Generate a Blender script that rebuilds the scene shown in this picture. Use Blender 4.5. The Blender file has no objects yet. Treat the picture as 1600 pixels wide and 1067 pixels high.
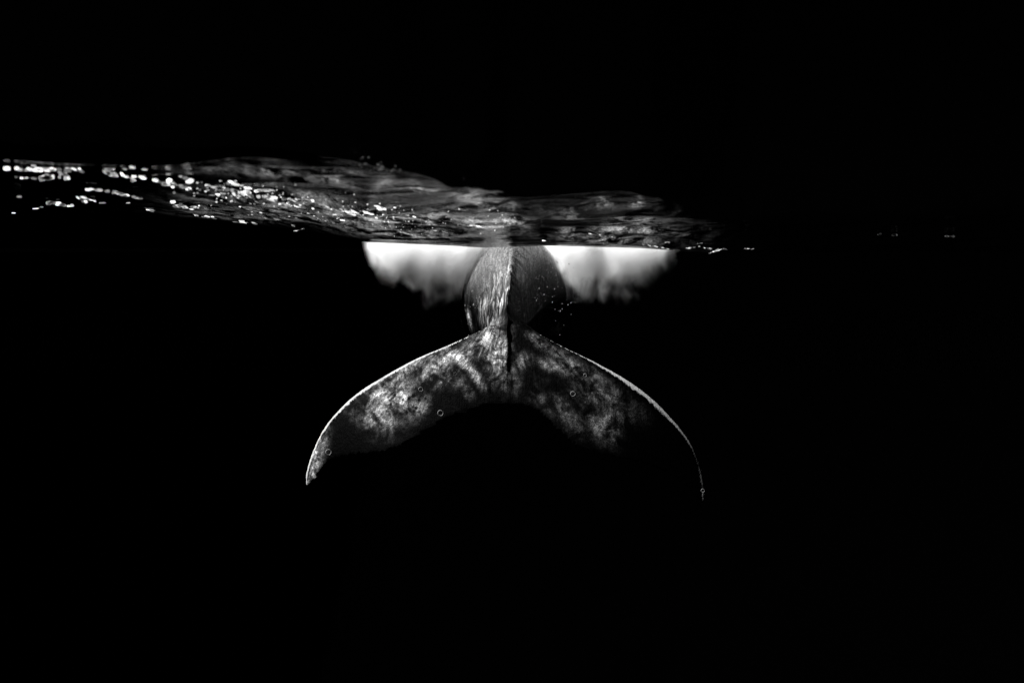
import bpy, bmesh, math, random
import numpy as np
from mathutils import Vector, noise

random.seed(7)
rng = np.random.default_rng(7)
scene = bpy.context.scene

# ------------------------------------------------------------------ camera
F = 24.0
FPX = 1600 * F / 36.0                 # focal length in pixels of the 1600 px wide photograph
CAM = Vector((0.0, 0.0, -0.30))       # 30 cm under the surface
PITCH = math.atan((533.5 - 392.0) / FPX)
cd = bpy.data.cameras.new("camera")
cam = bpy.data.objects.new("camera", cd)
scene.collection.objects.link(cam)
cam.location = CAM
cam.rotation_euler = (math.radians(90) - PITCH, 0, 0)
cd.lens = F
cd.sensor_width = 36
cd.clip_start = 0.02
cd.clip_end = 1000
cd.dof.use_dof = True
cd.dof.focus_distance = 7.9
cd.dof.aperture_fstop = 1.9
scene.camera = cam

# ------------------------------------------------------------------ sky and sun
SUN_TO = Vector((-0.61, -0.10, 0.785)).normalized()
w = bpy.data.worlds.new("World")
scene.world = w
w.use_nodes = True
nt = w.node_tree
nt.nodes.clear()
sky = nt.nodes.new("ShaderNodeTexSky")
sky.sky_type = 'NISHITA'
sky.sun_disc = False
sky.sun_elevation = math.asin(SUN_TO.z)
sky.sun_rotation = math.atan2(SUN_TO.x, SUN_TO.y)
bw = nt.nodes.new("ShaderNodeRGBToBW")
bg = nt.nodes.new("ShaderNodeBackground")
bg.inputs[1].default_value = 0.00003
wo = nt.nodes.new("ShaderNodeOutputWorld")
nt.links.new(sky.outputs[0], bw.inputs[0])
nt.links.new(bw.outputs[0], bg.inputs[0])
nt.links.new(bg.outputs[0], wo.inputs[0])

sd = bpy.data.lights.new("sun", 'SUN')
sd.energy = 5.0
sd.angle = math.radians(0.6)
so = bpy.data.objects.new("sun", sd)
scene.collection.objects.link(so)
so.rotation_euler = SUN_TO.to_track_quat('Z', 'Y').to_euler()
so.location = (-6, -1, 8)

vs = scene.view_settings
vs.view_transform = 'Standard'
vs.look = 'None'
vs.exposure = 1.5
vs.gamma = 1.0
vs.use_curve_mapping = False
cy = scene.cycles
cy.use_denoising = True
cy.max_bounces = 14
cy.volume_bounces = 10
cy.glossy_bounces = 4
cy.transparent_max_bounces = 24
cy.sample_clamp_indirect = 3.0
cy.volume_step_rate = 1.0
cy.volume_max_steps = 128

# ------------------------------------------------------------------ helpers
cp, sp_ = math.cos(PITCH), math.sin(PITCH)


def ray(px, py):
    """direction through a pixel of the photograph, scaled to one metre of ground distance"""
    a = (px - 800.0) / FPX
    b = (533.5 - py) / FPX
    y = cp + b * sp_
    z = -sp_ + b * cp
    return Vector((a / y, 1.0, z / y))


def P(px, py, d):
    return CAM + ray(px, py) * d


def link(name, me, mat=None, parent=None, smooth=True):
    o = bpy.data.objects.new(name, me)
    scene.collection.objects.link(o)
    if mat:
        me.materials.append(mat)
    if smooth:
        me.polygons.foreach_set("use_smooth", [True] * len(me.polygons))
    if parent:
        o.parent = parent
    return o


def tag(o, label=None, cat=None, group=None, kind=None):
    for k, v in (("label", label), ("category", cat), ("group", group), ("kind", kind)):
        if v:
            o[k] = v
    return o


def newmat(name):
    m = bpy.data.materials.new(name)
    m.use_nodes = True
    m.node_tree.nodes.clear()
    return m, m.node_tree


class N:
    """small node helper"""
    def __init__(self, t):
        self.t = t

    def n(self, typ, **kw):
        nd = self.t.nodes.new(typ)
        for k, v in kw.items():
            setattr(nd, k, v)
        return nd

    def l(self, a, b):
        self.t.links.new(a, b)

    def math(self, op, a, b=None, clamp=False):
        nd = self.n("ShaderNodeMath", operation=op, use_clamp=clamp)
        for i, v in enumerate((a, b)):
            if v is None:
                continue
            if isinstance(v, (int, float)):
                nd.inputs[i].default_value = v
            else:
                self.l(v, nd.inputs[i])
        return nd.outputs[0]

    def noise(self, vec, scale, detail=4, rough=0.55, dist=0.0):
        nd = self.n("ShaderNodeTexNoise")
        nd.inputs["Scale"].default_value = scale
        nd.inputs["Detail"].default_value = detail
        nd.inputs["Roughness"].default_value = rough
        nd.inputs["Distortion"].default_value = dist
        if vec is not None:
            self.l(vec, nd.inputs["Vector"])
        return nd.outputs[0]

    def mapping(self, vec, scale=(1, 1, 1), rot=(0, 0, 0)):
        nd = self.n("ShaderNodeMapping")
        nd.inputs["Scale"].default_value = scale
        nd.inputs["Rotation"].default_value = rot
        self.l(vec, nd.inputs["Vector"])
        return nd.outputs[0]

    def remap(self, v, a, b, c=0.0, d=1.0, smooth=True):
        nd = self.n("ShaderNodeMapRange")
        nd.interpolation_type = 'SMOOTHSTEP' if smooth else 'LINEAR'
        self.l(v, nd.inputs[0])
        for i, x in enumerate((a, b, c, d)):
            nd.inputs[i + 1].default_value = x
        return nd.outputs[0]

    def gray(self, v):
        nd = self.n("ShaderNodeCombineColor")
        for i in range(3):
            self.l(v, nd.inputs[i])
        return nd.outputs[0]


# ------------------------------------------------------------------ sea surface height
# lower edge of the surface as a pixel row for each pixel column of the photograph
LX = np.array([-900, -200, 0, 200, 380, 480, 580, 680, 760, 850, 1000, 1050, 1100, 1200, 1400, 1700, 2500])
LY = np.array([330, 330, 333, 336, 347, 360, 378.5, 383, 387, 384, 387.5, 391, 396, 396, 392, 392, 392])


def edge_z(px, d):
    py = np.interp(px, LX, LY)
    b = (533.5 - py) / FPX
    return CAM.z + d * (-sp_ + b * cp) / (cp + b * sp_)


# upper edge of the mirroring part of the surface (column, row)
FX = np.array([-900, 0, 150, 300, 560, 680, 800, 900, 1040, 1110, 1300, 1700])
FY = np.array([246, 246, 244, 238, 236, 262, 298, 288, 286, 325, 345, 345])
_gx = np.arange(-900, 1701, 10.0)
_gs = np.minimum(0.30 * FPX / np.maximum(392.0 - np.interp(_gx, FX, FY), 20.0), 4.2)
_k = np.exp(-0.5 * (np.arange(-15, 16) / 5.0) ** 2)
_gs = np.convolve(np.pad(_gs, 15, mode='edge'), _k / _k.sum(), mode='valid')


def face_start(px):
    return np.interp(px, _gx, _gs)


WV = []
for i in range(46):
    lam = 0.16 * (1.085 ** i)                     # wave lengths 0.16 m to 6.5 m
    th = rng.normal(math.radians(82), 0.55)
    WV.append((2 * math.pi / lam, th, rng.uniform(0, 6.28), lam * 0.0043))


def surf(x, y):
    """height of the water at x, y (numpy arrays)"""
    x = np.asarray(x, float)
    y = np.asarray(y, float)
    z = np.zeros_like(x)
    for k, th, ph, am in WV:
        lam = 2 * math.pi / k
        fade = 1.0 / (1.0 + (y * 0.012 / lam) ** 2)
        big = 1.0 if lam < 1.2 else 0.55
        z = z + am * big * fade * np.sin(k * (x * np.cos(th) + y * np.sin(th)) + ph)
    px = 800 + FPX * cp * x / np.maximum(y, 0.3)
    d0 = 6.6
    trough = edge_z(px, d0)
    wgt = np.exp(-((y - d0) / np.where(y < d0, 2.6, 1.7)) ** 2)
    calm = 1 - 0.93 * np.exp(-((y - d0) / 1.0) ** 2)
    base = trough * wgt
    # the face of the wave that stands over the lens: it climbs towards the camera
    start = face_start(px)
    up = np.maximum(start - y, 0.0)
    face = 1.45 * (np.sqrt(up ** 2 + 0.02 ** 2) - 0.02)
    out = z * calm * np.clip(y / 2.0, 0.25, 1) * (1 - 0.8 * np.clip(up * 2.5, 0, 1)) + base + face
    return out


def surf_hit(px, py, dmin=0.9, dmax=14):
    r = ray(px, py)
    ds = dmin * (dmax / dmin) ** np.linspace(0, 1, 1400)
    zz = CAM.z + r.z * ds - surf(r.x * ds, ds)
    i = np.argmax(zz > 0)
    if zz[i] <= 0:
        i = len(ds) - 1
    return CAM + r * float(ds[i]), float(ds[i])


VEIL = [  # reflections of the bubble clouds painted on the water as a thin film: column, row, half sizes, strength
    (340, 262, 50, 5, .22), (420, 264, 60, 7, .5), (490, 272, 60, 10, .8), (560, 275, 50, 10, .6), (620, 283, 60, 11, .5), (660, 296, 50, 9, .5),
    (710, 306, 50, 7, .5), (760, 311, 45, 7, .6), (796, 318, 26, 12, 1.1), (590, 262, 60, 8, .4), (580, 296, 60, 6, .35),
    (480, 318, 80, 9, .4), (440, 335, 90, 9, .4), (530, 335, 80, 10, .55), (600, 345, 90, 12, .6), (680, 345, 80, 12, .5), (740, 350, 60, 10, .6),
    (788, 350, 30, 11, 1.0), (640, 366, 100, 6, .5), (340, 312, 60, 9, .16), (360, 336, 60, 5, .25),
    (880, 326, 50, 3, .5), (930, 319, 45, 4, .7), (975, 310, 50, 6, 1.0), (1012, 309, 22, 3, .9), (890, 337, 30, 4, .4), (985, 345, 40, 8, .4),
    (900, 361, 60, 2.5, .8), (990, 360, 60, 2.5, .7), (900, 370, 60, 2, .55), (960, 374, 60, 2, .4), (820, 352, 30, 8, .4), (1000, 350, 60, 16, .12),
]
GAPS = [  # dark water left between the painted reflections: column, row, half sizes, strength
    (430, 284, 60, 4, .9), (500, 294, 50, 4, .95), (580, 304, 60, 5, .95), (650, 309, 50, 4, .9), (700, 318, 50, 4, .5), (770, 330, 50, 4, .9),
    (820, 333, 30, 4, .9), (690, 290, 16, 3, .6), (760, 378, 80, 6, .95), (850, 372, 40, 8, .8), (560, 366, 60, 3, .5), (900, 345, 90, 5, .8),
    (850, 312, 30, 12, .8), (950, 332, 80, 5, .9), (870, 350, 70, 7, .8), (960, 366, 90, 1.5, .7), (640, 357, 80, 2, .5),
]


def build_surface():
    nu, nv = 760, 900
    ys = np.concatenate([np.linspace(-6, 0.35, 24)[:-1], 0.35 * (90 / 0.35) ** (np.linspace(0, 1, nv))])
    ta = np.linspace(-1.15, 1.15, nu)
    Y = np.repeat(ys[:, None], nu, 1)
    X = ta[None, :] * np.maximum(np.abs(Y), 0.0) + ta[None, :] * 3.0 * np.exp(-np.maximum(Y, 0) / 1.5)
    Z = surf(X, np.maximum(Y, 0.35))
    co = np.stack([X, Y, Z], -1).reshape(-1, 3)
    R, Cn = Y.shape
    idx = np.arange(R * Cn).reshape(R, Cn)
    q = np.stack([idx[:-1, :-1], idx[:-1, 1:], idx[1:, 1:], idx[1:, :-1]], -1).reshape(-1, 4)
    me = bpy.data.meshes.new("water_surface")
    me.vertices.add(len(co))
    me.vertices.foreach_set("co", co.ravel())
    me.loops.add(q.size)
    me.loops.foreach_set("vertex_index", q.ravel())
    me.polygons.add(len(q))
    me.polygons.foreach_set("loop_start", np.arange(len(q)) * 4)
    me.update(calc_edges=True)
    veil = np.zeros(len(co))
    for px, py, rx, ry, st in VEIL:
        p, d = surf_hit(px, py, 0.9, 6.9)
        sx = rx * d / FPX
        sy = min(ry * d * d / (0.3 * FPX), 1.5)
        # slanting streaks follow the wave
        veil = np.maximum(veil, st * np.exp(-((co[:, 0] * p.y / np.maximum(co[:, 1], .3) - p.x) / sx) ** 2 - ((co[:, 1] - p.y) / sy) ** 2))
    pxs = 800 + FPX * cp * co[:, 0] / np.maximum(co[:, 1], 0.3)
    for px, py, rx, ry, st in GAPS:
        p, d = surf_hit(px, py, 0.9, 6.9)
        sx = rx * d / FPX
        sy = min(ry * d * d / (0.3 * FPX), 1.5)
        veil *= 1 - st * np.exp(-((co[:, 0] * p.y / np.maximum(co[:, 1], .3) - p.x) / sx) ** 2 - ((co[:, 1] - p.y) / sy) ** 2)
    brk = 0.5 + 0.5 * np.sin(pxs * .045 + 2 * np.sin(pxs * .017)) * np.sin(pxs * .11 + 1.7 * np.sin(pxs * .031))
    veil *= np.clip((co[:, 1] - face_start(pxs) - 0.25 * brk) / (0.3 + 0.3 * brk), 0, 1) ** 1.5
    at = me.attributes.new("glints", 'FLOAT', 'POINT')
    at.data.foreach_set("value", veil.astype(np.float32))
    return me


# water: transparent where looked through steeply, a mirror from below at grazing angles (total reflection)
m_water, t = newmat("sea_water_skin")
g = N(t)
geo = g.n("ShaderNodeNewGeometry")
tc = g.n("ShaderNodeTexCoord")
b1 = g.noise(g.mapping(tc.outputs["Object"], (1.0, 1.6, 1.0)), 14, 5, 0.6, 0.4)
b2 = g.noise(g.mapping(tc.outputs["Object"], (1.0, 1.5, 1.0)), 55, 3, 0.6)
bump = g.n("ShaderNodeBump")
bump.inputs["Strength"].default_value = 0.6
bump.inputs["Distance"].default_value = 0.0032
g.l(g.math('ADD', b1, g.math('MULTIPLY', b2, 0.22)), bump.inputs["Height"])
fr = g.n("ShaderNodeFresnel")
fr.inputs["IOR"].default_value = 1.333
g.l(bump.outputs[0], fr.inputs["Normal"])
gl = g.n("ShaderNodeBsdfGlossy")
gl.inputs["Roughness"].default_value = 0.03
gl.inputs["Color"].default_value = (0.55, 0.55, 0.55, 1)
g.l(bump.outputs[0], gl.inputs["Normal"])
tr = g.n("ShaderNodeBsdfTransparent")
tr.inputs[0].default_value = (0.95, 0.95, 0.95, 1)
mx = g.n("ShaderNodeMixShader")
g.l(fr.outputs[0], mx.inputs[0])
g.l(tr.outputs[0], mx.inputs[1])
g.l(gl.outputs[0], mx.inputs[2])
out = g.n("ShaderNodeOutputMaterial")
tls = g.n("ShaderNodeBsdfTranslucent")
tls.inputs[0].default_value = (.8, .8, .8, 1)
fa = g.n("ShaderNodeAttribute")
fa.attribute_name = "glints"
fn = g.noise(g.mapping(tc.outputs["Object"], (2.2, 1.0, 0.0)), 3.0, 9, 0.72, 0.6)
fn2 = g.noise(g.mapping(tc.outputs["Object"], (1.6, 1.0, 0.0)), 42, 5, 0.8, 0.3)
fm = g.math('MULTIPLY', g.remap(fn, 0.45, 0.66), g.remap(fn2, 0.38, 0.64, 0.08, 1.25))
fm = g.math('MULTIPLY', g.math('MULTIPLY', fm, fa.outputs["Fac"]), 0.62)
mx2 = g.n("ShaderNodeMixShader")
g.l(fm, mx2.inputs[0])
g.l(mx.outputs[0], mx2.inputs[1])
g.l(tls.outputs[0], mx2.inputs[2])
g.l(mx2.outputs[0], out.inputs[0])
sea = link("water_surface", build_surface(), m_water)
tag(sea, "rippled underside of the sea surface", None, None, "structure")

# deep water: the dark bowl of the open sea round everything
m_deep, t = newmat("deep_dark_water")
g = N(t)
df = g.n("ShaderNodeBsdfDiffuse")
df.inputs[0].default_value = (0.00012, 0.00012, 0.00012, 1)
out = g.n("ShaderNodeOutputMaterial")
g.l(df.outputs[0], out.inputs[0])
bm = bmesh.new()
bmesh.ops.create_uvsphere(bm, u_segments=64, v_segments=32, radius=140)
bmesh.ops.delete(bm, geom=[v for v in bm.verts if v.co.z > 1.0], context='VERTS')
bmesh.ops.reverse_faces(bm, faces=bm.faces)
me = bpy.data.meshes.new("deep_water")
bm.to_mesh(me)
bm.free()
deep = link("deep_water", me, m_deep)
deep.location = (0, 20, -0.6)
tag(deep, "black open water of the deep sea", None, None, "structure")

# ------------------------------------------------------------------ whale
whale_bm = bmesh.new()


def add_grid(bm, rows, close_u=True, caps=True):
    vv = [[bm.verts.new(p) for p in r] for r in rows]
    n = len(rows[0])
    for a, b in zip(vv[:-1], vv[1:]):
        for i in range(n if close_u else n - 1):
            j = (i + 1) % n
            bm.faces.new((a[i], a[j], b[j], b[i]))
    if caps:
        for r in (vv[0], vv[-1]):
            bm.faces.new(r)


def sgnpow(v, p):
    return math.copysign(abs(v) ** p, v)


# stations of the body: distance, centre column, top row, bottom row, half width (px at that distance), top exponent
ST = [
    (7.52, 791, 606, 614, 2, 1.6), (7.60, 791, 570, 612, 10, 1.2), (7.80, 792, 526, 600, 18, 1.12),
    (8.0, 792, 498, 588, 24, 1.1), (8.2, 793, 480, 574, 25, 1.05), (8.62, 795, 457, 556, 31, 1.0),
    (9.2, 797, 430, 548, 43, 1.1), (9.8, 799, 406, 550, 55, 1.3), (10.5, 802, 384, 556, 66, 1.65),
    (11.4, 805, 372, 566, 80, 1.85), (12.4, 807, 366, 578, 88, 2.1), (13.6, 807, 366, 580, 89, 2.15),
    (15.0, 807, 374, 568, 82, 2.0), (16.6, 806, 384, 555, 72, 2.0), (18.0, 806, 390, 535, 58, 2.0),
    (19.2, 806, 398, 510, 40, 2.0), (20.2, 806, 412, 490, 22, 2.0), (20.7, 806, 432, 470, 8, 2.0),
]
SA = np.array(ST)


def station(d):
    # smooth interpolation
    i = int(np.clip(np.searchsorted(SA[:, 0], d) - 1, 0, len(SA) - 2))
    p0, p1, p2, p3 = (SA[max(i - 1, 0)], SA[i], SA[i + 1], SA[min(i + 2, len(SA) - 1)])
    u = (d - p1[0]) / (p2[0] - p1[0])
    res = []
    for k in range(1, 6):
        m1 = (p2[k] - p0[k]) / max(p2[0] - p0[0], 1e-6) * (p2[0] - p1[0])
        m2 = (p3[k] - p1[k]) / max(p3[0] - p1[0], 1e-6) * (p2[0] - p1[0])
        h = (2 * u**3 - 3 * u**2 + 1) * p1[k] + (u**3 - 2 * u**2 + u) * m1 + (-2 * u**3 + 3 * u**2) * p2[k] + (u**3 - u**2) * m2
        res.append(h)
    return res


rows = []
for d in np.concatenate([np.linspace(7.52, 11.4, 150), np.linspace(11.5, 20.7, 90)]):
    cx, top, bot, hw, n = station(d)
    ct, cb = P(cx, top, d), P(cx, bot, d)
    hz = (ct.z - cb.z) / 2
    hwm = hw / FPX * d
    zc = (ct.z + cb.z) / 2
    row = []
    K = 96
    for i in range(K):
        a = 2 * math.pi * i / K
        s, c = math.sin(a), math.cos(a)
        ex = 2.0 / (n if c > 0 else 2.0)
        x = hwm * sgnpow(s, ex)
        z = hz * sgnpow(c, ex)
        if c > 0.9 and d < 12.5:            # knuckled ridge along the back of the tail stock
            kn = max(0, (c - 0.9) / 0.1)
            z += kn * (0.022 * math.sin(d * 30 + 1.3 * math.sin(d * 11)) + 0.012 * math.sin(d * 57 + 1)) + 0.03 * kn ** 2
            x += kn * 0.010 * math.sin(d * 23)
        row.append(Vector((ct.x + x, ct.y, zc + z)))
    rows.append(row)
add_grid(whale_bm, rows)

# the two lobes of the fluke: leading and trailing edges as columns/rows of the photograph
LEAD_L = [(790, 500), (768, 508), (742, 521), (700, 540), (650, 561), (600, 588), (560, 613), (530, 640), (506, 670), (489, 705), (479, 738), (479, 757)]
TRAIL_L = [(790, 634), (772, 633), (742, 640), (706, 652), (670, 672), (636, 695), (598, 709), (562, 712), (534, 716), (512, 724), (497, 744), (482, 760)]
LEAD_R = [(790, 500), (820, 507), (845, 523), (882, 543), (930, 566), (980, 594), (1020, 624), (1054, 659), (1079, 692), (1094, 725), (1102, 755), (1100, 781)]
TRAIL_R = [(790, 634), (812, 634), (840, 644), (866, 668), (896, 694), (930, 709), (968, 718), (1005, 726), (1036, 738), (1060, 752), (1079, 771), (1096, 786)]


def fluke_depth(px, py):
    u = abs(px - 791) / 310.0
    return 7.42 + (632 - py) * 0.0052 * (1 - 0.25 * min(u, 1.2)) + 0.75 * u ** 2


def cr(pts, t):
    n = len(pts) - 1
    f = t * n
    i = min(int(f), n - 1)
    u = f - i
    p0, p1, p2, p3 = pts[max(i - 1, 0)], pts[i], pts[i + 1], pts[min(i + 2, n)]
    return tuple(0.5 * ((2 * p1[k]) + (-p0[k] + p2[k]) * u + (2 * p0[k] - 5 * p1[k] + 4 * p2[k] - p3[k]) * u * u
                        + (-p0[k] + 3 * p1[k] - 3 * p2[k] + p3[k]) * u ** 3) for k in (0, 1))


def fl_mid(lead, trail, u, v):
    a, b = cr(lead, u), cr(trail, u)
    px = a[0] + (b[0] - a[0]) * v
    py = a[1] + (b[1] - a[1]) * v
    return P(px, py, fluke_depth(px, py))


def lobe(bm, lead, trail, side):
    NU, NV = 120, 44
    rows = []
    for i in range(NU + 1):
        u = i / NU
        ht = 0.014 + 0.095 * (1 - u) ** 1.6
        up, lo = [], []
        for j in range(NV + 1):
            v = 0.5 - 0.5 * math.cos(math.pi * j / NV)
            p = fl_mid(lead, trail, u, v)
            e = 0.004
            du = fl_mid(lead, trail, min(u + e, 1), v) - fl_mid(lead, trail, max(u - e, 0), v)
            dv = fl_mid(lead, trail, u, min(v + e, 1)) - fl_mid(lead, trail, u, max(v - e, 0))
            nn = du.cross(dv) * side
            if nn.length < 1e-9:
                nn = Vector((0, -.7, .7))
            nn.normalize()
            if nn.y > 0:
                nn = -nn
            prof = min(1.0, 2.9 * (1.48 * math.sqrt(v) - 0.63 * v - 1.758 * v ** 2 + 1.42 * v ** 3 - 0.5 * v ** 4) / 1.45)
            th = ht * max(prof, 0.0) * min(1.0, 1.0) + 0.004 * math.sin(math.pi * v)
            # scalloped trailing edge
            if v > 0.9:
                p = p + Vector((0, 0, 0.012 * (v - 0.9) / 0.1 * math.sin(u * 60 + 2 * math.sin(u * 23))))
            up.append(p + nn * th)
            lo.append(p - nn * th * 0.8)
        rows.append(up + lo[-2:0:-1])
    add_grid(bm, rows)


lobe(whale_bm, LEAD_L, TRAIL_L, -1)
lobe(whale_bm, LEAD_R, TRAIL_R, 1)


# flippers folded back along the flanks, a low dorsal fin
def fin(bm, pts, radii, flat):
    rows = []
    n = len(pts)
    for i in range(n):
        p = pts[i]
        tdir = (pts[min(i + 1, n - 1)] - pts[max(i - 1, 0)]).normalized()
        side = flat.normalized()
        up = tdir.cross(side).normalized()
        rr = radii[i]
        rows.append([p + up * (rr * math.sin(a)) + side * (rr * 0.22 * math.cos(a)) for a in [2 * math.pi * k / 24 for k in range(24)]])
    add_grid(bm, rows)


fl = [P(740, 500, 15.2), P(732, 505, 14.4), P(729, 508, 13.6), P(731, 510, 12.8), P(734, 508, 12.1), P(738, 506, 11.6)]
fin(whale_bm, fl, [0.5, 0.46, 0.40, 0.34, 0.25, 0.08], Vector((1, 0.1, 0.25)))
fr_ = [P(872, 512, 15.2), P(880, 520, 14.4), P(882, 524, 13.6), P(880, 524, 12.8), P(876, 522, 12.1), P(870, 520, 11.6)]
fin(whale_bm, fr_, [0.5, 0.46, 0.40, 0.34, 0.25, 0.08], Vector((1, -0.1, -0.25)))

me0 = bpy.data.meshes.new("whale_rough")
bmesh.ops.recalc_face_normals(whale_bm, faces=whale_bm.faces)
whale_bm.to_mesh(me0)
whale_bm.free()
tmp = bpy.data.objects.new("whale_rough", me0)
scene.collection.objects.link(tmp)
md = tmp.modifiers.new("r", 'REMESH')
md.mode = 'VOXEL'
md.voxel_size = 0.0155
md.use_smooth_shade = True
sm = tmp.modifiers.new("s", 'SMOOTH')
sm.factor = 0.5
sm.iterations = 4
dg = bpy.context.evaluated_depsgraph_get()
whale_me = bpy.data.meshes.new_from_object(tmp.evaluated_get(dg))
whale_me.name = "whale"
bpy.data.objects.remove(tmp)

# pigment layout: skin marbling and painted patches of sunlight, in metres across (x) and up (z) the fluke
co = np.zeros(len(whale_me.vertices) * 3)
whale_me.vertices.foreach_get("co", co)
co = co.reshape(-1, 3)


def fluke_xy(px, py):
    p = P(px, py, fluke_depth(px, py))
    return p.x, p.z


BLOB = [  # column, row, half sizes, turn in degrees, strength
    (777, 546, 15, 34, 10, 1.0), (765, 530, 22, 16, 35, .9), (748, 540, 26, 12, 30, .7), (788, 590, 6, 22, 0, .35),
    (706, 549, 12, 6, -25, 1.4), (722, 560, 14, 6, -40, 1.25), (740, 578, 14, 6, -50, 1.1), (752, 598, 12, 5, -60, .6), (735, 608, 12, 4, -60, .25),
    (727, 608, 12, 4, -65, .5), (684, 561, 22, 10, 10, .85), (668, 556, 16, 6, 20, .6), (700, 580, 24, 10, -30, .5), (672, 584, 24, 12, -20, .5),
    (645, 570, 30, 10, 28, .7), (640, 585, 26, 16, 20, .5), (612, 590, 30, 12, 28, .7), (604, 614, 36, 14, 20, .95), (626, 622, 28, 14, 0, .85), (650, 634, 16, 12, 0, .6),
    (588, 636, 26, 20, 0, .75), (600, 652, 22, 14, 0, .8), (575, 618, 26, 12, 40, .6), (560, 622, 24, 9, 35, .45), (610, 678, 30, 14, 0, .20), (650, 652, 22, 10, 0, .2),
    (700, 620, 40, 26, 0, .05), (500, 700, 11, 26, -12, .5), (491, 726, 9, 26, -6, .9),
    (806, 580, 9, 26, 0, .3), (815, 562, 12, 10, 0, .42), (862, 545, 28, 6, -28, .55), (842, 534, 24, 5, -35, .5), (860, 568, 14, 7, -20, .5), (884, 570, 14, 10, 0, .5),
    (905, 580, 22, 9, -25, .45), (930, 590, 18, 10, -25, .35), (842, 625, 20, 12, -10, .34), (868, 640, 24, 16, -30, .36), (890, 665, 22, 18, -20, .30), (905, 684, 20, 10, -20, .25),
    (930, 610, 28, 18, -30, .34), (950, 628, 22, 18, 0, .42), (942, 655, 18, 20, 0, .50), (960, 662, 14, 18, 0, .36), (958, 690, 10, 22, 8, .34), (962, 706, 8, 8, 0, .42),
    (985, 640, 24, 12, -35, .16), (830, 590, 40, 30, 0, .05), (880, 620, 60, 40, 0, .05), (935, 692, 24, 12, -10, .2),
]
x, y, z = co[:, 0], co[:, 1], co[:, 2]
marb_light = np.zeros(len(co))
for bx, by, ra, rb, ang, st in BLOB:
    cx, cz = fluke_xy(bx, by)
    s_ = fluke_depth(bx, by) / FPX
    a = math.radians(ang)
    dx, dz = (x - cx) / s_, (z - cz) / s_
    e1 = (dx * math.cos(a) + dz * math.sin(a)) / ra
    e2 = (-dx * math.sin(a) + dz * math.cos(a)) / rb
    marb_light = np.maximum(marb_light, st * np.exp(-0.5 * (e1 ** 2 + e2 ** 2) ** 1.15))
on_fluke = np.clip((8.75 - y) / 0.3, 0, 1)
marb_light *= on_fluke
# dark margin along the trailing edge
mar = np.full(len(co), 9.0)
for pts in (TRAIL_L, TRAIL_R):
    for tt in np.linspace(0, .78, 110):
        q = cr(pts, tt)
        p = P(q[0], q[1], fluke_depth(*q))
        mar = np.minimum(mar, np.hypot(x - p.x, z - p.z))
marb_light *= np.clip((mar - .02) / .22, 0, 1) ** .8

# worn pale rim along the leading edges
rim = np.zeros(len(co))
for pts, prof in ((LEAD_L, [(0, 0), (.15, .04), (.3, .2), (.42, .42), (.6, .55), (.75, .42), (.88, .5), (1, .4)]),
                  (LEAD_R, [(0, 0), (.2, .03), (.33, .15), (.42, .5), (.48, .75), (.58, .75), (.66, .45), (.73, .45), (.80, .5), (.87, 1.0), (.94, .95), (1, .5)])):
    for tt in np.linspace(0.1, 1, 160):
        q = cr(pts, tt)
        p = P(q[0], q[1], fluke_depth(*q))
        wd = np.interp(tt, [a for a, b in prof], [b for a, b in prof]) * 0.085
        sel = (np.abs(x - p.x) < .2) & (np.abs(z - p.z) < .2) & (y < 8.5)
        d2 = np.sqrt((x[sel] - p.x) ** 2 + (z[sel] - p.z) ** 2)
        rim[sel] = np.maximum(rim[sel], np.clip(1.25 - d2 / max(wd, 1e-4), 0, 1))
sm_ = lambda v, a, b: (lambda q: q * q * (3 - 2 * q))(np.clip((v - a) / (b - a), 0, 1))
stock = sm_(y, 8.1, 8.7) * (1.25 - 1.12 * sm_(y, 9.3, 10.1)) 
stock *= np.where(x > P(796, 450, 9).x, 0.45, 1.0)  # right side darkened: its shade is painted into the skin
for bx, by, bd, ra, rb, st in ((734, 503, 11.2, 5, 22, 1.0), (728, 470, 11.5, 3, 30, .5), (868, 516, 11.3, 15, 16, .8)):   # pale patches low on the flanks
    q = P(bx, by, bd)
    k_ = bd / FPX
    marb_light = np.maximum(marb_light, st * np.exp(-(((x - q.x) / (ra * k_)) ** 2 + ((z - q.z) / (rb * k_)) ** 2) ** 1.3) * (y > 9.8))
pale = sm_(y, 8.3, 9.2) * sm_(z, -1.15, -0.30)  # sunlit haze near the surface, painted into the skin as paler colour
# fan of streaks spreading from the root of the tail
q = P(791, 470, 8.0)
ang = np.arctan2(x - q.x, -(z - q.z))
rad = np.hypot(x - q.x, z - q.z)
q = P(648, 622, 7.7)
pockz = np.exp(-(((x - q.x) / .34) ** 2 + ((z - q.z) / .22) ** 2) ** 2) * on_fluke
at = whale_me.attributes.new("fan", 'FLOAT_VECTOR', 'POINT')
at.data.foreach_set("vector", np.stack([ang * 3.2, rad * 0.8, y * 0], -1).astype(np.float32).ravel())
for nm, arr in (("pale", pale), ("pocks", pockz), ("marbling_light", marb_light), ("rim", rim), ("stock", stock)):
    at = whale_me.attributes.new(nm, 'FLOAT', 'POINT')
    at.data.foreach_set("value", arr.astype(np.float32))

m_skin, t = newmat("whale_skin")
g = N(t)
tc = g.n("ShaderNodeTexCoord")
ob = tc.outputs["Object"]


def attr(nm):
    a = g.n("ShaderNodeAttribute")
    a.attribute_name = nm
    return a.outputs["Fac"]


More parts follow.
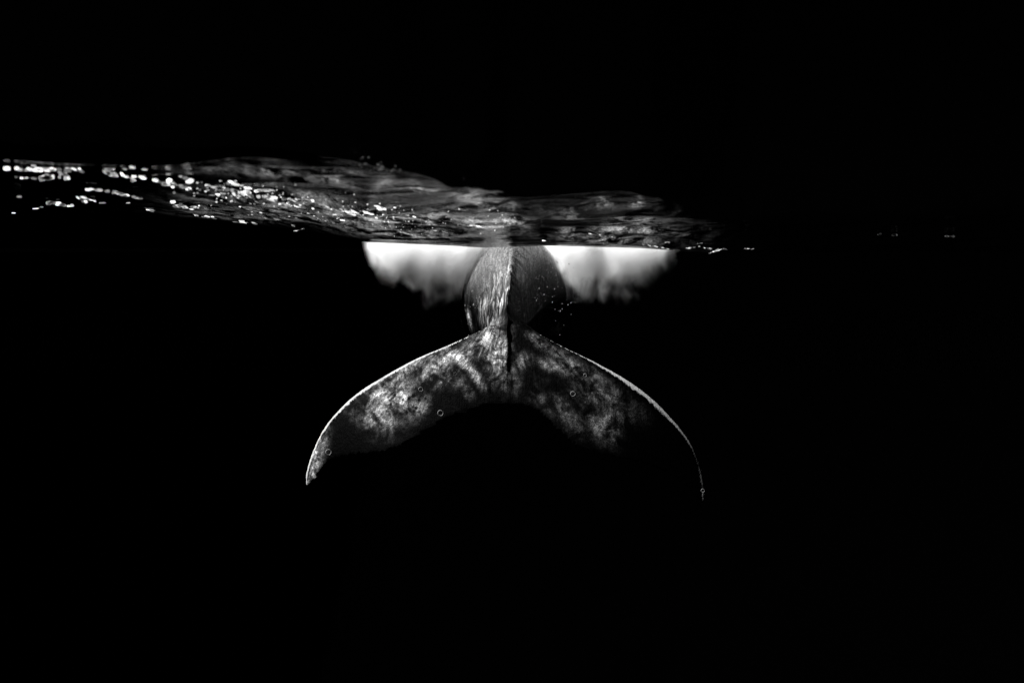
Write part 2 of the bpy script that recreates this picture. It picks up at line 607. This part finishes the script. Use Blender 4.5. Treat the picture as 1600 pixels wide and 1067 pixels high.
n_med = g.noise(g.mapping(ob, (1, .7, 1)), 5.5, 8, 0.68, 0.5)
n_fine = g.noise(ob, 26, 6, 0.7, 0.3)
n_spk = g.noise(ob, 60, 3, 0.6)
fav = g.n("ShaderNodeAttribute")
fav.attribute_name = "fan"
n_fan = g.noise(fav.outputs["Vector"], 4.0, 7, 0.7, 0.5)
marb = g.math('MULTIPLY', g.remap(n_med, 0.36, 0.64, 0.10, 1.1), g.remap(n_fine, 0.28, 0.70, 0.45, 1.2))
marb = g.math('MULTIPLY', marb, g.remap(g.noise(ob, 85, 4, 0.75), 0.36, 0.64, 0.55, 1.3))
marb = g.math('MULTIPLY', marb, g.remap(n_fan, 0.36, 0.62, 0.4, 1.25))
# round dark pocks in the pale patches
vor = g.n("ShaderNodeTexVoronoi")
vor.inputs["Scale"].default_value = 13
g.l(g.mapping(ob, (1, .4, 1)), vor.inputs["Vector"])
pock = g.remap(vor.outputs["Distance"], 0.16, 0.34, 0.15, 1.0)
pockmask = attr("pocks")
pk = g.math('MULTIPLY_ADD', g.math('SUBTRACT', pock, 1.0), pockmask)
pk.node.inputs[2].default_value = 1.0
p_f = g.math('MULTIPLY', g.math('MULTIPLY', attr("marbling_light"), marb), pk)
# rim with a broken inner margin
r_f = g.remap(g.math('ADD', attr("rim"), g.math('MULTIPLY', g.math('SUBTRACT', n_fine, 0.5), 1.5)), 0.45, 0.75)
r_f = g.math('MULTIPLY', r_f, g.remap(attr("rim"), 0.0, 0.12))
# streaks along the stock and flanks
stk = g.noise(g.mapping(ob, (10, 0.7, 0.9)), 3.0, 7, 0.66, 1.2)
stk2 = g.noise(g.mapping(ob, (3, 1.0, 1.3)), 1.6, 4, 0.6, 0.5)
s_f = g.math('MULTIPLY', g.remap(stk, 0.40, 0.74), g.remap(stk2, 0.36, 0.66, 0.35, 1.0))
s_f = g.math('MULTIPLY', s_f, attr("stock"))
spk = g.n("ShaderNodeTexVoronoi")
spk.inputs["Scale"].default_value = 22
g.l(g.mapping(ob, (1, .35, .7)), spk.inputs["Vector"])
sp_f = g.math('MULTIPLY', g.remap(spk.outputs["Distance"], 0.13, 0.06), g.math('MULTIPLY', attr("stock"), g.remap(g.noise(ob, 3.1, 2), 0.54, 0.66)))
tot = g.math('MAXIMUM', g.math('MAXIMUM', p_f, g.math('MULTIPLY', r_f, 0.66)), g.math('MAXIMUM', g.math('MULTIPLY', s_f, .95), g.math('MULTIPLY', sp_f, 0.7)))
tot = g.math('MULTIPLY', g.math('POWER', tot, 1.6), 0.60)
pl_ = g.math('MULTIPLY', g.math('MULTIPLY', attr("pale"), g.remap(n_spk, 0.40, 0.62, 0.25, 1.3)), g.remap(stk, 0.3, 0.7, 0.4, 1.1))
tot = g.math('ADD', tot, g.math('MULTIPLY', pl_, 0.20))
tot = g.math('ADD', tot, g.math('MULTIPLY', n_fine, 0.0008))
pb = g.n("ShaderNodeBsdfPrincipled")
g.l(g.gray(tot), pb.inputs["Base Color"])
pb.inputs["Roughness"].default_value = 0.5
pb.inputs["Specular IOR Level"].default_value = 0.5
pb.inputs["IOR"].default_value = 1.06
bmp = g.n("ShaderNodeBump")
bmp.inputs["Strength"].default_value = 0.5
bmp.inputs["Distance"].default_value = 0.02
g.l(g.math('ADD', n_fine, g.math('MULTIPLY', stk, 0.8)), bmp.inputs["Height"])
g.l(bmp.outputs[0], pb.inputs["Normal"])
out = g.n("ShaderNodeOutputMaterial")
g.l(pb.outputs[0], out.inputs[0])
whale_me.materials.clear()
whale = link("whale", whale_me, m_skin)
tag(whale, "dark mottled whale seen from behind, tail fluke spread below the sea surface", "whale")


# ------------------------------------------------------------------ bubble clouds beside the flanks
def cloud_mat(name, seed, sl, sr):
    m, t = newmat(name)
    g = N(t)
    tc = g.n("ShaderNodeTexCoord")
    ob = tc.outputs["Object"]
    gen = tc.outputs["Generated"]
    sep = g.n("ShaderNodeSeparateXYZ")
    g.l(gen, sep.inputs[0])
    mp = g.n("ShaderNodeMapping")
    mp.inputs["Location"].default_value = (seed, seed * .7, 0)
    g.l(ob, mp.inputs["Vector"])
    n1 = g.noise(g.mapping(mp.outputs[0], (1, 1, 0.55)), 3.0, 5, 0.55, 0.5)
    # thick under the surface, thinning downwards and to the sides in wisps
    n0 = g.noise(mp.outputs[0], 1.5, 2, 0.5)
    hgt = g.math('ADD', sep.outputs[2], g.math('MULTIPLY', g.math('SUBTRACT', n1, 0.5), 1.3))
    hgt = g.math('ADD', hgt, g.math('MULTIPLY', g.math('SUBTRACT', n0, 0.5), 1.1))
    up = g.remap(hgt, 0.34, 1.2)
    inv = g.math('SUBTRACT', 1.0, sep.outputs[2])
    slant_l = g.math('MULTIPLY', inv, sl)
    slant_r = g.math('MULTIPLY', inv, sr)
    wx = g.math('ADD', sep.outputs[0], g.math('MULTIPLY', g.math('SUBTRACT', n0, 0.5), 0.35))
    ex = g.math('MULTIPLY', g.remap(g.math('SUBTRACT', wx, slant_l), 0.02, 0.22), g.remap(g.math('ADD', wx, slant_r), 0.96, 0.80))
    ex = g.math('MULTIPLY', ex, g.math('MULTIPLY', g.remap(sep.outputs[0], 0.0, 0.08), g.remap(sep.outputs[0], 1.0, 0.92)))
    ey = g.math('MULTIPLY', g.remap(sep.outputs[1], 0.0, 0.3), g.remap(sep.outputs[1], 1.0, 0.7))
    f = g.math('MULTIPLY', g.math('POWER', up, 1.6), g.math('MULTIPLY', g.math('MULTIPLY', ex, ey), g.remap(sep.outputs[2], 0.0, .2)))
    v = g.n("ShaderNodeVolumePrincipled")
    v.inputs["Color"].default_value = (1, 1, 1, 1)
    v.inputs["Anisotropy"].default_value = 0.0
    g.l(g.math('MULTIPLY', f, 26.0), v.inputs["Density"])
    out = g.n("ShaderNodeOutputMaterial")
    g.l(v.outputs[0], out.inputs["Volume"])
    return m


def cloud(x0, x1, ytop, outline, d, depth, label, seed):
    """closed lumpy body: outline gives bottom rows for columns; depth metres front to back"""
    n = 40
    bm = bmesh.new()
    base = P((x0 + x1) / 2, ytop, d)
    rows = []
    NY = 14
    for j in range(NY):
        yy = -depth / 2 + depth * j / (NY - 1)
        k = math.sqrt(max(0.02, 1 - (2 * yy / depth) ** 2))
        tops, bots = [], []
        for i in range(n):
            px = x0 + (x1 - x0) * i / (n - 1)
            pb = np.interp(px, [a for a, b in outline], [b for a, b in outline])
            dd = d + yy
            tp = P(px, ytop, d)
            bt = P(px, pb, d)
            lump = 0.05 * noise.noise(Vector((px * .03 + seed, yy * 1.4, 0)))
            ztop = float(surf(np.array([tp.x]), np.array([dd]))[0]) - 0.03
            zb = ztop + min(-0.05, (bt.z - tp.z) * k + lump)
            tops.append(Vector((tp.x, dd, ztop)))
            bots.append(Vector((bt.x, dd, zb)))
        rows.append(tops + bots[::-1])
    add_grid(bm, rows)
    bmesh.ops.recalc_face_normals(bm, faces=bm.faces)
    for v in bm.verts:
        v.co -= base
    me = bpy.data.meshes.new("bubble_cloud")
    bm.to_mesh(me)
    bm.free()
    o = link("bubble_cloud", me, cloud_mat("fizzing_bubbles", seed, 0.35 if x1 < 800 else 0.0, 0.0 if x1 < 800 else 0.30))
    o.location = base
    tag(o, label, "bubble cloud", "clouds of white bubbles beside the whale", "stuff")
    return o


cloud(572, 775, 375, [(572, 440), (590, 470), (620, 480), (660, 490), (700, 500), (740, 505), (770, 505)], 12.2, 2.4,
      "white cloud of bubbles left of the whale's tail stock", 3.1)
cloud(840, 1066, 375, [(840, 505), (890, 505), (930, 505), (980, 505), (1025, 500), (1065, 490), (1085, 460)], 12.2, 2.4,
      "white cloud of bubbles right of the whale's tail stock", 8.4)


# ------------------------------------------------------------------ sun glints under the surface, added as pale discs
m_wet_pale, t = newmat("wet_pale")
g = N(t)
df = g.n("ShaderNodeBsdfDiffuse")
df.inputs[0].default_value = (0.85, 0.85, 0.85, 1)
tl = g.n("ShaderNodeBsdfTranslucent")
tl.inputs[0].default_value = (0.85, 0.85, 0.85, 1)
mx = g.n("ShaderNodeMixShader")
mx.inputs[0].default_value = 0.5
g.l(df.outputs[0], mx.inputs[1])
g.l(tl.outputs[0], mx.inputs[2])
out = g.n("ShaderNodeOutputMaterial")
g.l(mx.outputs[0], out.inputs[0])

m_glint, t = newmat("glint_film")
g = N(t)
tl = g.n("ShaderNodeBsdfTranslucent")
ta_ = g.n("ShaderNodeAttribute")
ta_.attribute_name = "tone"
g.l(g.gray(g.math('MULTIPLY', ta_.outputs["Fac"], 0.9)), tl.inputs[0])
out = g.n("ShaderNodeOutputMaterial")
g.l(tl.outputs[0], out.inputs[0])

ICO = bmesh.new()
bmesh.ops.create_icosphere(ICO, subdivisions=1, radius=1.0)
ICO_V = np.array([v.co[:] for v in ICO.verts])
ICO_F = np.array([[v.index for v in f.verts] for f in ICO.faces])
ICO.free()


class Blobs:
    def __init__(self, V, Fc):
        self.V, self.F = V, Fc
        self.v, self.f, self.n = [], [], 0

    def add(self, p, r, rot=0.0, tone=1.0):
        self.t = getattr(self, "t", [])
        self.t += [tone] * len(self.V)
        v = self.V * np.array(r)
        c, s = math.cos(rot), math.sin(rot)
        v = np.stack([v[:, 0] * c - v[:, 2] * s, v[:, 1], v[:, 0] * s + v[:, 2] * c], 1) + np.array(p)
        self.v.append(v)
        self.f.append(self.F + self.n)
        self.n += len(v)

    def mesh(self, name):
        me = bpy.data.meshes.new(name)
        me.from_pydata(np.concatenate(self.v).tolist(), [], np.concatenate(self.f).tolist())
        at = me.attributes.new("tone", 'FLOAT', 'POINT')
        at.data.foreach_set("value", self.t)
        return me


class Discs:
    """thin discs standing for sun glints, following the underside of the waves"""
    K = 14

    def __init__(self):
        self.xy, self.t = [], []

    def add(self, px, py, lpx, hpx, rot, tone):
        p, d = surf_hit(px, py)
        wob = [random.uniform(.75, 1.15) for _ in range(self.K)]
        ring = [(0.0, 0.0)] + [(lpx / 2 * wob[k] * math.cos(2 * math.pi * k / self.K), hpx / 2 * wob[k] * math.sin(2 * math.pi * k / self.K)) for k in range(self.K)]
        dd2 = np.array([d, d + 0.04])
        el = (surf(p.x * dd2 / d, dd2) - CAM.z) / dd2 * FPX
        slope = (el[1] - el[0]) / 0.04                        # rows the surface drops per metre further out
        slope = -max(abs(slope), 12.0)
        lim = 1.3 * lpx * d / FPX + 0.01
        for u, v in ring:
            du = u * math.cos(rot) - v * math.sin(rot)
            dv = u * math.sin(rot) + v * math.cos(rot)          # rows, downwards is farther
            dd = d + max(-lim, min(lim, -dv / slope))
            self.xy.append((ray(px + du, py).x * dd, dd))
        self.t += [tone] * (self.K + 1)

    def mesh(self, name):
        xy = np.array(self.xy)
        z = surf(xy[:, 0], xy[:, 1]) - 0.004
        n = len(xy) // (self.K + 1)
        base = np.arange(n) * (self.K + 1)
        F_ = []
        for k in range(self.K):
            F_.append(np.stack([base, base + 1 + k, base + 1 + (k + 1) % self.K], 1))
        me = bpy.data.meshes.new(name)
        me.from_pydata(np.column_stack([xy, z]).tolist(), [], np.concatenate(F_).tolist())
        at = me.attributes.new("tone", 'FLOAT', 'POINT')
        at.data.foreach_set("value", self.t)
        return me


glints = Discs()


def glint(px, py, lpx, hpx, rot=0.0, tone=None):
    """a disc added as a sun glint, lpx long and hpx high as the photograph shows it"""
    if tone is None:
        tone = 0.05 + 0.85 * random.random() ** 1.8
    if px > 1300:
        tone *= 0.12
    glints.add(px, py, lpx * 1.0, hpx * 0.95, rot + random.gauss(0, .08), tone)


def streak(x0, y0, x1, y1, h, n, jit=2.0, lo=5, hi=14):
    for i in range(n):
        u = random.random()
        glint(x0 + (x1 - x0) * u + random.gauss(0, jit), y0 + (y1 - y0) * u + random.gauss(0, jit * .5),
              random.uniform(lo, hi) * (1.0 if x0 > 330 else .85), h * random.uniform(.4, .9), math.atan2(y1 - y0, x1 - x0))


# left: large soft glints near the lens, strung along the wave
for s in [(28, 262, 62, 266, 9, 7), (55, 262, 108, 264, 9, 14), (62, 276, 108, 276, 10, 12), (96, 268, 110, 274, 10, 5), (58, 264, 78, 278, 9, 6),
          (20, 276, 60, 277, 4, 4), (112, 260, 128, 266, 6, 3),
          (166, 262, 210, 260, 8, 8), (166, 268, 184, 275, 9, 6), (188, 270, 210, 282, 6, 5), (210, 274, 222, 277, 7, 3),
          (232, 276, 268, 290, 7, 10), (258, 285, 305, 295, 6, 8), (268, 280, 316, 280, 7, 0),
          (136, 294, 188, 300, 5, 12), (184, 300, 222, 311, 6, 12), (75, 316, 92, 318, 9, 6), (92, 320, 116, 321, 6, 5), (55, 326, 68, 323, 6, 3), (15, 333, 24, 333, 4, 1),
          (120, 306, 140, 320, 4, 4), (130, 308, 165, 316, 4, 6),
          (318, 287, 350, 294, 8, 12), (345, 288, 384, 306, 8, 14), (356, 284, 388, 292, 6, 6), (330, 302, 348, 303, 4, 4), (384, 300, 400, 308, 9, 5), (368, 302, 384, 314, 9, 5),
          (265, 318, 300, 327, 5, 8), (280, 320, 325, 326, 4, 7), (300, 335, 335, 341, 4, 9), (225, 326, 260, 334, 2, 5), (370, 345, 405, 349, 3, 9),
          (400, 295, 440, 298, 5, 8), (400, 305, 430, 310, 6, 8), (440, 310, 490, 314, 5, 14), (455, 318, 475, 322, 6, 5), (425, 317, 450, 320, 4, 5),
          (495, 316, 550, 332, 3, 16), (520, 326, 560, 334, 4, 8), (570, 331, 580, 334, 3, 3), (585, 322, 602, 326, 4, 4), (505, 332, 525, 334, 2, 4), (534, 343, 548, 345, 4, 3),
          (400, 330, 415, 342, 4, 4), (430, 342, 460, 352, 2, 6), (460, 362, 475, 356, 2, 3), (490, 340, 520, 348, 2, 5),
          (676, 358, 696, 363, 2, 3), (730, 352, 750, 354, 2, 5), (715, 326, 730, 327, 2, 3), (640, 334, 650, 336, 2, 2)]:
    streak(*s[:5], s[5])
for px, py, r in [(226, 263, 8), (290, 277, 9), (296, 281, 11), (282, 274, 6), (272, 300, 4), (30, 306, 7), (10, 262, 10), (52, 257, 8), (200, 316, 6), (270, 314, 8), (282, 318, 6), (264, 280, 8)]:
    glint(px, py, r * 1.2, r * .8)
for i in range(190):                                                    # fine scatter along the wave
    u = random.random()
    px = 300 + 330 * u
    py = 296 + 44 * u + random.gauss(0, 12)
    if py < 360:
        glint(px, py, random.uniform(1.5, 4), random.uniform(1, 2.2))
for i in range(60):
    px = random.uniform(600, 820)
    glint(px, 345 + random.gauss(0, 12), random.uniform(1, 2.4), random.uniform(.8, 1.4))
# right: a few thin glints
for s in [(1040, 378, 1050, 377, 1.5, 3), (1060, 394, 1080, 396, 1.8, 6), (1074, 387, 1092, 385, 1.5, 5), (1084, 380, 1094, 379, 2, 3), (1098, 387, 1110, 388, 2, 5),
          (1104, 396, 1130, 388, 1.5, 12), (1130, 388, 1142, 388.5, 1.3, 4), (1160, 388, 1184, 388, 1.2, 4), (1000, 380, 1060, 391, 1.3, 14),
          (1368, 365, 1378, 365, 3, 4), (1394, 366, 1405, 366, 3.5, 6), (1478, 368, 1490, 368, 3, 4), (850, 375, 856, 374, 2, 1), (900, 362, 980, 372, 1, 8)]:
    streak(*s[:5], s[5], 1.0, 3, 7)
fo = link("glint_discs", glints.mesh("glint_discs"), m_glint)
tag(fo, "white discs added as sun glints along the underside of the waves", "glints", None, "stuff")

# ------------------------------------------------------------------ fine bubbles trailing off the back
m_speck = m_wet_pale.copy()
m_speck.name = "fine_bubbles"
for nd in m_speck.node_tree.nodes:
    if nd.type in ('BSDF_DIFFUSE', 'BSDF_TRANSLUCENT'):
        nd.inputs[0].default_value = (.3, .3, .3, 1)
sp = Blobs(ICO_V, ICO_F)
for i in range(150):
    a = random.random()
    if a < .55:
        px, py = random.gauss(862, 20), random.gauss(455, 34)
    else:
        px, py = random.gauss(745, 13), random.gauss(455, 34)
    if not (392 < py < 535 and 715 < px < 900):
        continue
    d = random.uniform(8.8, 9.7)
    r = abs(random.gauss(0.3, 0.3)) * d / FPX + .0006
    sp.add(P(px, py, d), (r, r, r * random.uniform(1, 2.2)), random.uniform(-.3, .3))
for i in range(110):
    px, py, d = random.uniform(740, 870), random.uniform(388, 440), random.uniform(8.6, 9.2)
    r = random.uniform(.3, .6) * d / FPX
    sp.add(P(px, py, d), (r, r, r))
spray = Blobs(ICO_V, ICO_F)
for px, py, n_, sx, sy in ((562, 250, 10, 5, 4), (572, 260, 14, 8, 4), (596, 260, 5, 4, 2), (655, 266, 2, 3, 2), (612, 268, 5, 10, 3), (590, 266, 8, 16, 3)):
    for i in range(n_):
        d = random.uniform(2.0, 2.5) if px < 640 else random.uniform(2.6, 3.3)
        rr = random.uniform(.7, 2.0) * d / FPX
        spray.add(P(random.gauss(px, sx), random.gauss(py, sy), d), (rr, rr, rr), 0)
m_spray = m_speck.copy()
m_spray.name = "spray_water"
for nd in m_spray.node_tree.nodes:
    if nd.type in ('BSDF_DIFFUSE', 'BSDF_TRANSLUCENT'):
        nd.inputs[0].default_value = (.22, .22, .22, 1)
sy_ = link("spray_droplets", spray.mesh("spray_droplets"), m_spray)
tag(sy_, "faint droplets of spray over the wave crest", "spray", None, "stuff")
so_ = link("bubble_specks", sp.mesh("bubble_specks"), m_speck)
tag(so_, "tiny pale bubbles drifting beside the whale's back", "bubbles", None, "stuff")

# single round bubbles between the lens and the fluke
m_bub, t = newmat("air_bubble_film")
g = N(t)
lw = g.n("ShaderNodeLayerWeight")
lw.inputs[0].default_value = 0.5
tr = g.n("ShaderNodeBsdfTransparent")
df = g.n("ShaderNodeBsdfDiffuse")
df.inputs[0].default_value = (.8, .8, .8, 1)
gl = g.n("ShaderNodeBsdfGlossy")
gl.inputs["Roughness"].default_value = .12
m1 = g.n("ShaderNodeMixShader")
m1.inputs[0].default_value = .25
g.l(df.outputs[0], m1.inputs[1])
g.l(gl.outputs[0], m1.inputs[2])
mx = g.n("ShaderNodeMixShader")
g.l(g.remap(lw.outputs["Facing"], .5, .8, 0, .45), mx.inputs[0])
g.l(tr.outputs[0], mx.inputs[1])
g.l(m1.outputs[0], mx.inputs[2])
out = g.n("ShaderNodeOutputMaterial")
g.l(mx.outputs[0], out.inputs[0])
bm = bmesh.new()
bmesh.ops.create_icosphere(bm, subdivisions=3, radius=1.0)
bme = bpy.data.meshes.new("air_bubble")
bm.to_mesh(bme)
bm.free()
bme.materials.append(m_bub)
bme.polygons.foreach_set("use_smooth", [True] * len(bme.polygons))
for px, py, r, d, lab in [
        (688, 645, 4.5, 6.7, "round air bubble over the dark lower middle of the left fluke lobe"),
        (657, 608, 3.6, 6.8, "faint round air bubble over the pocked pale patch of the left fluke lobe"),
        (895, 615, 4.0, 6.7, "bright small air bubble over the middle of the right fluke lobe"),
        (914, 586, 2.6, 6.8, "faint air bubble near the leading edge of the right fluke lobe"),
        (513, 706, 4.5, 6.6, "larger air bubble beside the left fluke tip"),
        (506, 694, 3.2, 6.6, "smaller air bubble just above another near the left fluke tip"),
        (1098, 766, 2.8, 6.9, "small air bubble at the right fluke tip"),
        (711, 584, 2.4, 6.8, "faint air bubble beside the pale streak on the left fluke lobe")]:
    o = bpy.data.objects.new("air_bubble", bme)
    scene.collection.objects.link(o)
    o.location = P(px, py, d)
    s = r * d / FPX
    o.scale = (s, s, s)
    tag(o, lab, "bubble", "air bubbles in front of the fluke")
